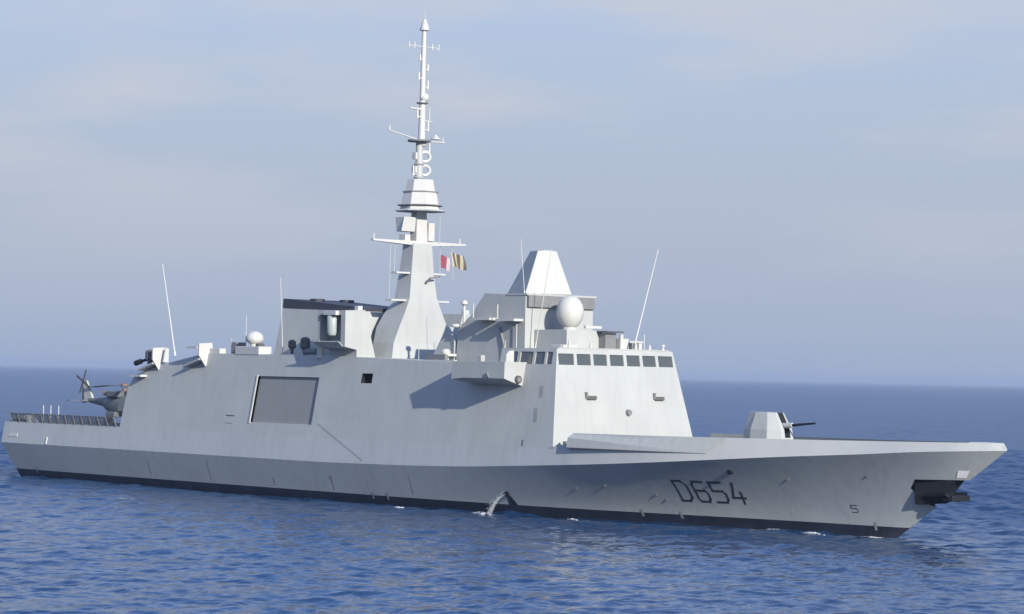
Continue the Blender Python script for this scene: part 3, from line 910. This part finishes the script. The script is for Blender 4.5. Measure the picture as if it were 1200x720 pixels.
MB().lathe((65.5, 0.25, 41.95), [(.05, -.5), (.4, -.35), (.52, 0), (.4, .35), (.05, .5)], 18).build('ball_antenna', M['white'], mast, smooth=R(50))
MB().tube((65.5, 0, 41.9), (65.5, .05, 49.0), .30, .23, 12).build('pole', M['white'], mast, smooth=R(40))
mb = MB().tube((65.5, -2.0, 47.25), (65.5, 2.1, 47.25), .05)
for y in (-1.95, -1.2, 1.2, 2.05): mb.tube((65.5, y, 47.0), (65.5, y, 47.65), .07)
mb.build('yardarm', M['white'], mast)
for z, y, h_, sg in ((38.6, .75, .9, 1), (39.9, -.7, .7, -1), (43.0, .6, .8, 1), (43.9, -.62, .6, -1), (44.9, .55, .6, 1), (45.9, -.5, .5, -1), (36.4, 1.0, .9, 1), (33.9, -1.1, .8, -1)):
    mb = MB().tube((65.6, 0, z), (65.6, y, z), .07); mb.tube((65.6, y, z - .15), (65.6, y, z + h_), .11, .09, 8)
    mb.build('stub_antenna', M['white'], mast)
MB().lathe((65.5, .1, 48.95), [(.5, 0), (.52, .12), (.34, .65), (.16, 1.15), (.04, 1.2)], 18).build('tacan_cone', M['white'], mast, smooth=R(40))
MB().tube((65.5, .1, 50.1), (65.5, .1, 51.3), .045, .02, 6).build('lightning_rod', M['white'], mast)
# main yard and lower spreaders
mb = MB().hexa([(65.2, -6.2, 26.78), (65.6, -6.2, 26.78), (65.95, 0, 26.45), (64.9, 0, 26.45)], [(65.2, -6.2, 26.95), (65.6, -6.2, 26.95), (65.95, 0, 26.95), (64.9, 0, 26.95)])
mb.hexa([(64.9, 0, 26.45), (65.95, 0, 26.45), (65.6, 6.3, 26.78), (65.2, 6.3, 26.78)], [(64.9, 0, 26.95), (65.95, 0, 26.95), (65.6, 6.3, 26.95), (65.2, 6.3, 26.95)])
for y in (-6.0, 5.6): mb.tube((65.4, y, 26.9), (65.4, y, 27.5), .08)
mb.build('yardarm', M['white'], mast)
for z, ya, yb in ((23.6, 3.3, 1.3), (20.75, 3.9, 1.8)):
    for s in (-1, 1):
        mb = MB().box(64.9, 65.9, min(s * ya, s * yb), max(s * ya, s * yb), z - .09, z + .09)
        mb.build('spreader', M['white'], mast)
    MB().tube((65.4, -ya + .1, z), (65.4, -ya + .15, 26.8), .025).build('stay', M['white'], mast)
MB().path([(66.3, .3, 22.6), (66.9, .4, 23.1), (67.4, 1.2, 23.4)], [.14, .12, .1]).build('bracket', M['mid'], mast)
MB().box(60.2, 61.6, -6.0, -4.2, 17.5, 17.7).build('spreader', M['white'], mast)

# ---- funnel
mb = MB()
fx0, fx1 = 47.3, 61.5
mb.hexa([(fx0, -5.0, 14.8), (fx1 + .8, -5.0, 14.8), (fx1 + .8, 5, 14.8), (fx0, 5, 14.8)],
        [(fx0 + .4, -4.1, 20.0), (fx1, -4.1, 19.6), (fx1, 4.1, 19.6), (fx0 + .4, 4.1, 20.0)])
fun = mb.build('funnel', M['grey'], ship, bevel=.06)
mb = MB().hexa([(fx0 + .35, -4.15, 20.0), (fx1 + .05, -4.15, 19.6), (fx1 + .05, 4.15, 19.6), (fx0 + .35, 4.15, 20.0)],
               [(fx0 + .2, -3.95, 21.0), (fx1, -3.95, 19.95), (fx1, 3.95, 19.95), (fx0 + .2, 3.95, 21.0)])
mb.build('funnel_cap', M['soot'], fun)
for y in (-2, 2):
    MB().tube((51, y, 20.6), (51, y, 21.0), .8, .8, 16).build('exhaust_pipe', M['soot'], fun)
MB().box(46.5, 47.6, -7.2, -6.4, 14.9, 16.1).build('roof_vent', M['dark'], ship, bevel=.05)
MB().lathe((53.4, -7.1, 15.0), [(.15, 0), (.18, .5), (.42, .7), (.42, 1.3), (.2, 1.5)], 14).build('small_director', M['dark'], ship)

# ---- decoy launcher station on the starboard roof edge (and its twin to port)
for s in (-1, 1):
    mb = MB()
    xa, xb = 60.4, 65.0
    front = [(9.15, 15.8), (9.15, 19.5), (6.6, 19.6), (5.1, 14.6), (7.6, 14.6), (7.6, 15.5)]
    mb.hexa([(xa, s * y, z) for y, z in front], [(xb, s * y, z) for y, z in front])
    st = mb.build('decoy_station', M['grey'], ship)
    y0, y1 = sorted((s * 9.9, s * 7.6))
    cut(st, [(MB().box(60.75, 64.3, y0, y1, 16.3, 19.05), M['grey'])])
    # outboard frame and sloping floor of the open side
    mb = MB().prism([(60.4, s * 9.14, 15.8), (64.6, s * 9.14, 15.8), (64.6, s * 9.65, 16.25), (60.4, s * 9.65, 16.25)], (0, 0, .12))
    mb.build('launcher_sill', M['grey'], st)
    mb = MB().lathe((62.7, s * 9.0, 17.0), [(.05, -.2), (.45, -.05), (.58, .25), (.58, 1.9), (.5, 2.0)], 18)
    mb.build('launcher_tube', M['launch'], st, smooth=R(40))
    mb = MB().box(61.8, 63.9, min(s * 7.4, s * 9.55), max(s * 7.4, s * 9.55), 19.0, 19.45)
    mb.build('launcher_bracket', M['white'], st, bevel=.04)
    mb = MB().box(64.4, 64.95, min(s * 6.9, s * 7.5), max(s * 6.9, s * 7.5), 19.5, 20.0)
    mb.build('launcher_lamp', M['white'], st)
    mb = MB().tube((59.2, s * 7.75, 14.6), (59.2, s * 7.75, 16.0), .42, .40, 12)
    mb.build('launcher_post', M['white'], st)
    MB().lathe((55.8, s * 7.2, 14.9), [(.2, 0), (.25, .5), (.55, .8), (.5, 1.7), (.2, 1.9)], 14).build('optical_head', M['dark'], st)
    MB().tube((56.0, s * 7.2, 15.3), (58.2, s * 7.4, 15.3), .35).build('optical_arm', M['mid'], st)

# ---- roof equipment towards the stern
o = MB().box(44.3, 48.6, -7.9, -6.2, 14.85, 15.75).build('radome_base', M['white'], ship, bevel=.05)
MB().lathe((46.6, -7.0, 15.75), [(.45, 0), (.5, .25), (.85, .5), (.98, .85), (.85, 1.25), (.5, 1.55), (.05, 1.66)], 24).build('radome_shell', M['radome'], o, smooth=R(40))
MB().tube((45.0, -7.0, 15.7), (45.0, -7.0, 19.1), .05, .03).build('whip_antenna', M['white'], ship)
MB().box(42.6, 43.6, -7.2, -6.0, 14.85, 16.2).build('roof_vent', M['mid'], ship, bevel=.05)
for x, yw in ((30.2, 0), (38.9, 0)):
    pass
def gun_mount(X, z0, slab_dx, gun):
    """small weapon station on a sponson with its shield plate facing forward"""
    shield = [(-9.1, z0 + 1.1), (-9.1, z0 + 2.4), (-7.35, z0 + 2.5), (-7.2, z0 + 1.0), (-8.2, z0 - .1)]
    mb = MB().prism([(X, y, z) for y, z in shield], (-.18, 0, 0))
    o = mb.build('weapon_sponson', M['white'], ship)
    mb = MB().hexa([(X - 3.2, -9.0, z0 - .2), (X - .2, -9.0, z0 + .6), (X - .2, -7.4, z0 + .6), (X - 3.2, -7.4, z0 - .2)],
                   [(X - 3.2, -9.0, z0), (X - .2, -9.0, z0 + .8), (X - .2, -7.4, z0 + .8), (X - 3.2, -7.4, z0)])
    mb.build('sponson_floor', M['grey'], o)
    MB().box(X + (-4.4 if gun else -2.3), X + (-2.2 if gun else -.3), -9.2, -8.0, z0 - .85 + slab_dx, z0 - .62 + slab_dx).build('sponson_step', M['white'], o)
    if gun:
        mb = MB().lathe((X - 1.6, -8.3, z0 + .4), [(.35, 0), (.35, .6), (.6, .7), (.6, 1.6), (.3, 1.8)], 14)
        mb.build('gun_mount', M['dark'], o)
        mb = MB().tube((X - 1.6, -8.4, z0 + 1.2), (X - 3.6, -8.7, z0 + .75), .2, .12)
        mb.tube((X - 3.0, -8.6, z0 + .9), (X - 3.9, -8.75, z0 + .65), .3, .3)
        mb.build('gun_barrel', M['black'], o)
    return o
gun_mount(30.4, 13.05, 0.0, True)
MB().prism([(31.2, -8.2, 13.9), (31.2, -7.5, 13.9), (31.2, -7.5, 15.4), (31.2, -7.9, 15.5)], (-.2, 0, 0)).build('shield_plate', M['white'], ship)
o = gun_mount(39.3, 13.6, 2.7, False)
MB().box(39.0, 41.2, -7.7, -6.8, 14.9, 15.5).build('roof_locker', M['white'], ship, bevel=.04)

# ---- whip antennas
def whip(p0, p1, r0=.10, r1=.05):
    d = (Vector(p1) - Vector(p0))
    mb = MB().tube(p0, Vector(p0) + d * .06, r0 * 1.8, r0 * 1.5, 8)
    mb.path([Vector(p0) + d * .06, Vector(p0) + d * .5 + Vector((0, 0, .0)), p1], [r0, (r0 + r1) / 2, r1], 8)
    mb.build('whip_antenna', M['white'], ship)
whip((32.6, -7.6, 14.6), (29.7, -7.6, 24.9), .075, .04)
whip((50.6, -6.2, 14.9), (49.9, -6.2, 23.2), .04, .025)
whip((94.6, 3.0, 15.95), (94.4, 6.3, 25.8), .08, .04)
whip((88.3, -4.1, 15.9), (90.4, -4.1, 25.6), .05, .03)
whip((86.6, -4.1, 21.2), (85.9, -4.1, 26.5), .03, .02)
for x, y in ((87.0, -6.8), (73.5, -6.4), (41.8, -6.6)):
    MB().tube((x, y, 14.4), (x, y, 16.6), .03).build('rail_post', M['white'], ship)

# ---- main gun on the foredeck
mb = MB()
zg = 7.15
gx = 115.5
base = [(gx - 2.2, -1.25), (gx - .9, -1.75), (gx + 1.1, -1.7), (gx + 2.35, -.75), (gx + 2.35, .75), (gx + 1.1, 1.7), (gx - .9, 1.75), (gx - 2.2, 1.25)]
midr = [(gx - 2.05, -1.2), (gx - .9, -1.6), (gx + 1.0, -1.5), (gx + 2.05, -.7), (gx + 2.05, .7), (gx + 1.0, 1.5), (gx - .9, 1.6), (gx - 2.05, 1.2)]
topr = [(gx - 1.8, -.85), (gx - .8, -1.05), (gx + .5, -.95), (gx + 1.15, -.5), (gx + 1.15, .5), (gx + .5, .95), (gx - .8, 1.05), (gx - 1.8, .85)]
mb.loft([[(x, y, zg) for x, y in base], [(x, y, zg + 1.7) for x, y in midr], [(x, y, zg + 3.25) for x, y in topr]])
gun = mb.build('gun_turret', M['grey'], ship, bevel=.05)
cut(gun, [(MB().prism([(gx + 1.0, -.36, zg + 1.0), (gx + 3.5, -.36, zg + 1.0), (gx + 3.5, -.36, zg + 3.6), (gx + .45, -.36, zg + 3.6)], (0, .72, 0)), M['dark'])])
mb = MB().tube((gx + 1.0, 0, zg + 2.0), (gx + 2.7, 0, zg + 2.15), .30, .22, 14)
mb.build('gun_cradle', M['white'], gun)
mb = MB().path([(gx + 2.5, 0, zg + 2.13), (gx + 3.8, 0, zg + 2.25), (gx + 5.4, 0, zg + 2.39)], [.14, .11, .085], 12)
mb.build('gun_barrel', M['black'], gun)
MB().lathe((gx, 0, zg - .2), [(2.4, 0), (2.4, .2), (2.3, .22)], 28).build('turret_ring', M['grey'], gun)
MB().box(101.5, 109.0, -3.6, 3.6, 6.9, 7.55).build('missile_hatch_deck', M['deck'], ship, bevel=.05)
MB().box(118.5, 121.3, -.8, .8, 7.1, 7.9).build('breakwater', M['grey'], ship, bevel=.05)
for x, y in ((125, 1.2), (127, -1.0)):
    MB().lathe((x, y, 7.2), [(.4, 0), (.4, .15), (.25, .2), (.25, .5), (.4, .55), (.4, .65)], 14).build('capstan', M['mid'], ship)

# ---- flight deck: stanchions with nets along both edges
for s in (-1, 1):
    n = 13
    for i in range(n):
        x0 = 1.6 + i * 1.72; x1 = x0 + 1.62
        lean = .35
        mb = MB()
        for xx in (x0, x1):
            mb.tube((xx, s * 9.40, 6.5), (xx, s * (9.40 + lean), 7.55), .075, .07, 6)
        mb.tube((x0, s * (9.4 + lean), 7.55), (x1, s * (9.4 + lean), 7.55), .05, .05, 6)
        f = mb.build('safety_net', M['mid'], ship)
        mb = MB()
        for k in range(1, 6):
            t = k / 6
            mb.tube((x0, s * (9.4 + lean * t), 6.5 + 1.05 * t), (x1, s * (9.4 + lean * t), 6.5 + 1.05 * t), .032, .032, 4)
        for k in range(1, 8):
            xx = x0 + (x1 - x0) * k / 8
            mb.tube((xx, s * 9.4, 6.5), (xx, s * (9.4 + lean), 7.55), .032, .032, 4)
        mb.build('net_mesh', M['net'], f)
for x in (8.3, 9.9, 11.6):
    MB().tube((x, -9.3, 6.5), (x, -9.3, 8.6), .06, .05, 8).build('stanchion', M['white'], ship)
mb = MB().hexa([(0.3, -9.42, 6.5), (4.6, -9.42, 6.5), (4.6, -7.6, 6.5), (0.3, -7.6, 6.5)], [(0.9, -9.2, 6.85), (3.8, -9.2, 7.3), (3.8, -7.8, 7.3), (0.9, -7.8, 6.85)])
mb.build('stern_fairing', M['grey'], ship, bevel=.03)

# ------------------------------------------------------------------ helicopter on the flight deck
hx, hy, hz = 11.0, 0.0, 6.53
heli = empty('helicopter', (hx, hy, hz))
tag(heli, 'dark grey naval helicopter parked on the flight deck at the stern, pale tail fin raised', 'helicopter')
mb = MB(); rings = []
for x, zc, ry, rz in ((6.6, 1.55, .15, .15), (6.2, 1.6, .65, .55), (5.2, 1.8, 1.05, .95), (3.6, 2.0, 1.2, 1.25), (0.5, 2.05, 1.2, 1.3), (-1.8, 2.15, 1.1, 1.1), (-3.2, 2.35, .75, .75)):
    rings.append([(x, ry * math.copysign(abs(math.cos(a)) ** .7, math.cos(a)), zc + rz * math.copysign(abs(math.sin(a)) ** .8, math.sin(a))) for a in [2 * math.pi * k / 20 for k in range(20)]])
fus = mb.loft(rings).build('fuselage', M['heli'], heli, smooth=R(40))
for s in (-1, 1):
    MB().box(0.6, 2.2, s * 1.19 - .04, s * 1.19 + .04, 1.5, 2.6).build('cabin_door', M['mid'], fus, bevel=.03)
    MB().box(3.9, 5.1, s * 1.06 - .05, s * 1.06 + .05, 1.9, 2.6).build('cockpit_window', M['glass'], fus, bevel=.03)
    mb = MB().box(-1.9, .6, s * .75 - .55, s * .75 + .55, 3.1, 3.85); mb.build('engine_cowl', M['heli'], heli, bevel=.15)
    mb = MB().tube((-1.9, s * .75, 3.5), (-2.6, s * 1.0, 3.6), .3, .32, 12); mb.build('exhaust', M['brown'], heli)
    mb = MB().box(-1.4, .6, s * 1.25 - .35, s * 1.25 + .35, .75, 1.4); mb.build('sponson', M['heli'], heli, bevel=.12)
    w = MB().tube((-.8, s * 1.35 - .12, .38), (-.8, s * 1.35 + .12, .38), .38, .38, 16).build('wheel', M['black'], heli)
    MB().tube((-.8, s * 1.3, .4), (-.6, s * 1.2, 1.2), .08).build('strut', M['mid'], w)
w = MB().tube((4.3, -.3, .3), (4.3, .3, .3), .3, .3, 14).build('wheel', M['black'], heli)
MB().tube((4.3, 0, .3), (4.3, 0, 1.1), .08).build('strut', M['mid'], w)
mb = MB(); rings = []
for x, zc, r in ((-2.6, 2.4, .72), (-4.5, 2.5, .5), (-6.6, 2.6, .34), (-7.4, 2.7, .26)):
    rings.append([(x, r * .85 * math.cos(a), zc + r * math.sin(a)) for a in [2 * math.pi * k / 14 for k in range(14)]])
mb.loft(rings).build('tail_boom', M['heli'], heli, smooth=R(40))
fin = MB().hexa([(-8.2, -.16, 2.4), (-6.2, -.16, 2.4), (-6.2, .16, 2.4), (-8.2, .16, 2.4)], [(-8.9, -.09, 5.0), (-7.9, -.09, 5.0), (-7.9, .09, 5.0), (-8.9, .09, 5.0)]).build('tail_fin', M['heli_light'], heli, bevel=.04)
MB().box(-8.9, -8.25, -.07, .07, 2.3, 4.4).build('rudder_edge', M['heli'], fin)
MB().hexa([(-8.3, -2.6, 2.55), (-7.5, -2.6, 2.55), (-7.2, 0, 2.5), (-8.3, 0, 2.5)], [(-8.3, -2.6, 2.65), (-7.6, -2.6, 2.65), (-7.3, 0, 2.68), (-8.3, 0, 2.68)]).build('tailplane', M['heli'], heli)
tr = MB().tube((-8.2, -.1, 4.9), (-8.2, -.5, 4.9), .16, .14, 10).build('tail_rotor', M['dark'], heli)
for a in (25, 115, 205, 295):
    d = Vector((math.sin(R(a)), 0, math.cos(R(a)))); n_ = Vector((d.z, 0, -d.x)) * .13; c = Vector((-8.2, -.45, 4.9))
    MB().hexa([c - n_, c + n_, c + n_ + Vector((0, .03, 0)), c - n_ + Vector((0, .03, 0))],
              [c + d * 1.55 - n_, c + d * 1.55 + n_, c + d * 1.55 + n_ + Vector((0, .03, 0)), c + d * 1.55 - n_ + Vector((0, .03, 0))]).build('rotor_blade', M['dark'], tr)
mr = MB().lathe((0.2, 0, 3.85), [(.3, 0), (.3, .45), (.55, .55), (.5, .85), (.1, 1.0)], 16).build('main_rotor', M['brown'], heli)
for a in (182, 174, 40, -35):
    d = Vector((math.cos(R(a)), math.sin(R(a)), 0)); n_ = Vector((-d.y, d.x, 0)) * .28; c = Vector((.2, 0, 4.5)); u = Vector((0, 0, .06))
    L_ = 7.6 if a > 90 else 5.0
    e = c + d * L_ - Vector((0, 0, .30))
    m_ = c + d * L_ * .5 - Vector((0, 0, .06))
    mb = MB().hexa([c - n_ * .4, c + n_ * .4, c + n_ * .4 + u, c - n_ * .4 + u], [m_ - n_, m_ + n_, m_ + n_ + u, m_ - n_ + u])
    mb.hexa([m_ - n_, m_ + n_, m_ + n_ + u, m_ - n_ + u], [e - n_, e + n_, e + n_ + u, e - n_ + u])
    mb.build('rotor_blade', M['dark'], mr)

# ------------------------------------------------------------------ signal flags on the halyard
def flag(name, y0, y1, z0, z1, stripes, mats, vertical, amp, ph, skew, label, x=65.2):
    nu, nv = 24, 12
    vs = []; fs = []; mi = []
    for j in range(nv + 1):
        for i in range(nu + 1):
            u, v = i / nu, j / nv
            y = y0 + (y1 - y0) * u + skew * (1 - v)
            vs.append((x + amp * u * math.sin(6.0 * u + 2.0 * v + ph) - .25 * u, y, z0 + (z1 - z0) * v + .12 * math.sin(4 * u + ph) - .12 * u))
    for j in range(nv):
        for i in range(nu):
            a = j * (nu + 1) + i
            fs.append((a, a + 1, a + nu + 2, a + nu + 1))
            t = (i + .5) / nu if vertical else (j + .5) / nv
            k = 0
            for lim, m_ in stripes:
                if t <= lim: k = m_; break
            mi.append(k)
    mb = MB(); mb.v = vs; mb.f = fs; mb.mi = mi
    o = mb.build(name, mats, None, smooth=R(60), fix=False)
    tag(o, label, 'flag', 'signal flags under the main yardarm')
    return o
flag('signal_flag', 3.15, 4.5, 24.25, 25.6, [(.75, 0), (1, 1)], [M['flag_red'], M['flag_white']], True, .18, .4, .1,
     'dark red signal flag with pale edge flying beside the mast under the yardarm')
flag('signal_flag', 4.55, 6.5, 24.45, 25.95, [(.12, 0), (.34, 1), (.46, 0), (.68, 1), (.84, 0), (1, 1)], [M['flag_yellow'], M['flag_black']], True, .28, 1.3, .35,
     'yellow and black striped signal flag flying farther out under the yardarm')
MB().path([(65.2, 3.12, 22.8), (65.2, 3.12, 26.8)], [.02, .02], 5).build('halyard', M['white'], mast)
MB().path([(65.2, 4.9, 23.2), (65.2, 4.75, 26.8)], [.02, .02], 5).build('halyard', M['white'], mast)

# ------------------------------------------------------------------ water discharge and foam
def foam_sheet(mb, c, a, b, rot, bump=.06, n=26, rings=7):
    cx, cy = c
    vs = []; fs = []
    def h(x, y): return float(wave_z(np.array([x]), np.array([y]), np.array([.3]))[0])
    vs.append((cx, cy, h(cx, cy) + .05 + bump))
    rad = [0.75 + .45 * random.random() for _ in range(n)]
    for r in range(1, rings + 1):
        t = r / rings
        for k in range(n):
            an = 2 * math.pi * k / n
            rr = t * (rad[k] if r > 1 else 1)
            x = a * rr * math.cos(an); y = b * rr * math.sin(an)
            X_ = cx + x * math.cos(rot) - y * math.sin(rot); Y_ = cy + x * math.sin(rot) + y * math.cos(rot)
            vs.append((X_, Y_, h(X_, Y_) + .05 + bump * (1 - t) * random.random() * 2 - .10 * (t > .99)))
    for k in range(n): fs.append((0, 1 + k, 1 + (k + 1) % n))
    for r in range(rings - 1):
        for k in range(n):
            j = (k + 1) % n
            fs.append((1 + r * n + k, 1 + (r + 1) * n + k, 1 + (r + 1) * n + j, 1 + r * n + j))
    mb.add(vs, fs)
mb = MB()
for X_, d_, a_, b_ in ((128.6, -.55, 1.9, .4), (129.8, -.1, 1.4, .35), (131.0, -.1, 1.0, .6), (123.2, -2.0, 1.2, .3), (130.0, -.5, 2.2, .5), (127.6, -1.2, 1.6, .35), (131.4, -.5, 1.3, .5), (125.0, -2.0, 1.0, .3),
                       (118.5, -3.4, 1.6, .35), (99.5, -8.6, .8, .25),
                       (88.0, -9.9, 1.3, .5), (77.0, -11.0, .8, .3)):
    foam_sheet(mb, (X_, d_ - .5), a_, b_, R(14) if X_ > 105 else R(2))
foam_sheet(mb, (52.0, -27.0), 1.5, .5, .3)
o = mb.build('foam', M['foam'], None, smooth=R(60), fix=False)
tag(o, 'thin broken white foam along the waterline from the bow', 'foam', kind='stuff')

mb = MB()
vs = []; fs = []; nu, nv = 10, 8
for i in range(nu + 1):
    t = i / nu
    cx_ = 89.35 - 1.5 * t; cz_ = 1.9 - .25 * t - 1.75 * t * t; cy_ = hull_at(89.35, 1.9) - .15 - .9 * t
    for k in range(nv):
        a = 2 * math.pi * k / nv
        r = .12 + .30 * t
        vs.append((cx_ + r * math.cos(a) + random.uniform(-.05, .05), cy_ + r * .6 * math.sin(a), cz_ + .25 * r * math.cos(a)))
for i in range(nu):
    for k in range(nv):
        j = (k + 1) % nv
        fs.append((i * nv + k, i * nv + j, (i + 1) * nv + j, (i + 1) * nv + k))
mb.add(vs, fs)
for k in range(90):
    t = random.random() ** .7
    c = Vector((89.35 - 1.7 * t + random.gauss(0, .22 * t + .04), hull_at(89.35, 1.9) - .2 - 1.0 * t + random.gauss(0, .2), 1.9 - .25 * t - 1.7 * t * t + abs(random.gauss(0, .16))))
    r = random.uniform(.02, .06)
    mb.add([c + Vector((r, 0, 0)), c + Vector((-r, 0, 0)), c + Vector((0, r, 0)), c + Vector((0, -r, 0)), c + Vector((0, 0, r)), c + Vector((0, 0, -r))],
           [(0, 2, 4), (2, 1, 4), (1, 3, 4), (3, 0, 4), (2, 0, 5), (1, 2, 5), (3, 1, 5), (0, 3, 5)])
o = mb.build('water_jet', M['jet'], None, smooth=R(80), fix=False)
tag(o, 'white jet of cooling water falling from an outlet in the grey hull', 'water jet', kind='stuff')
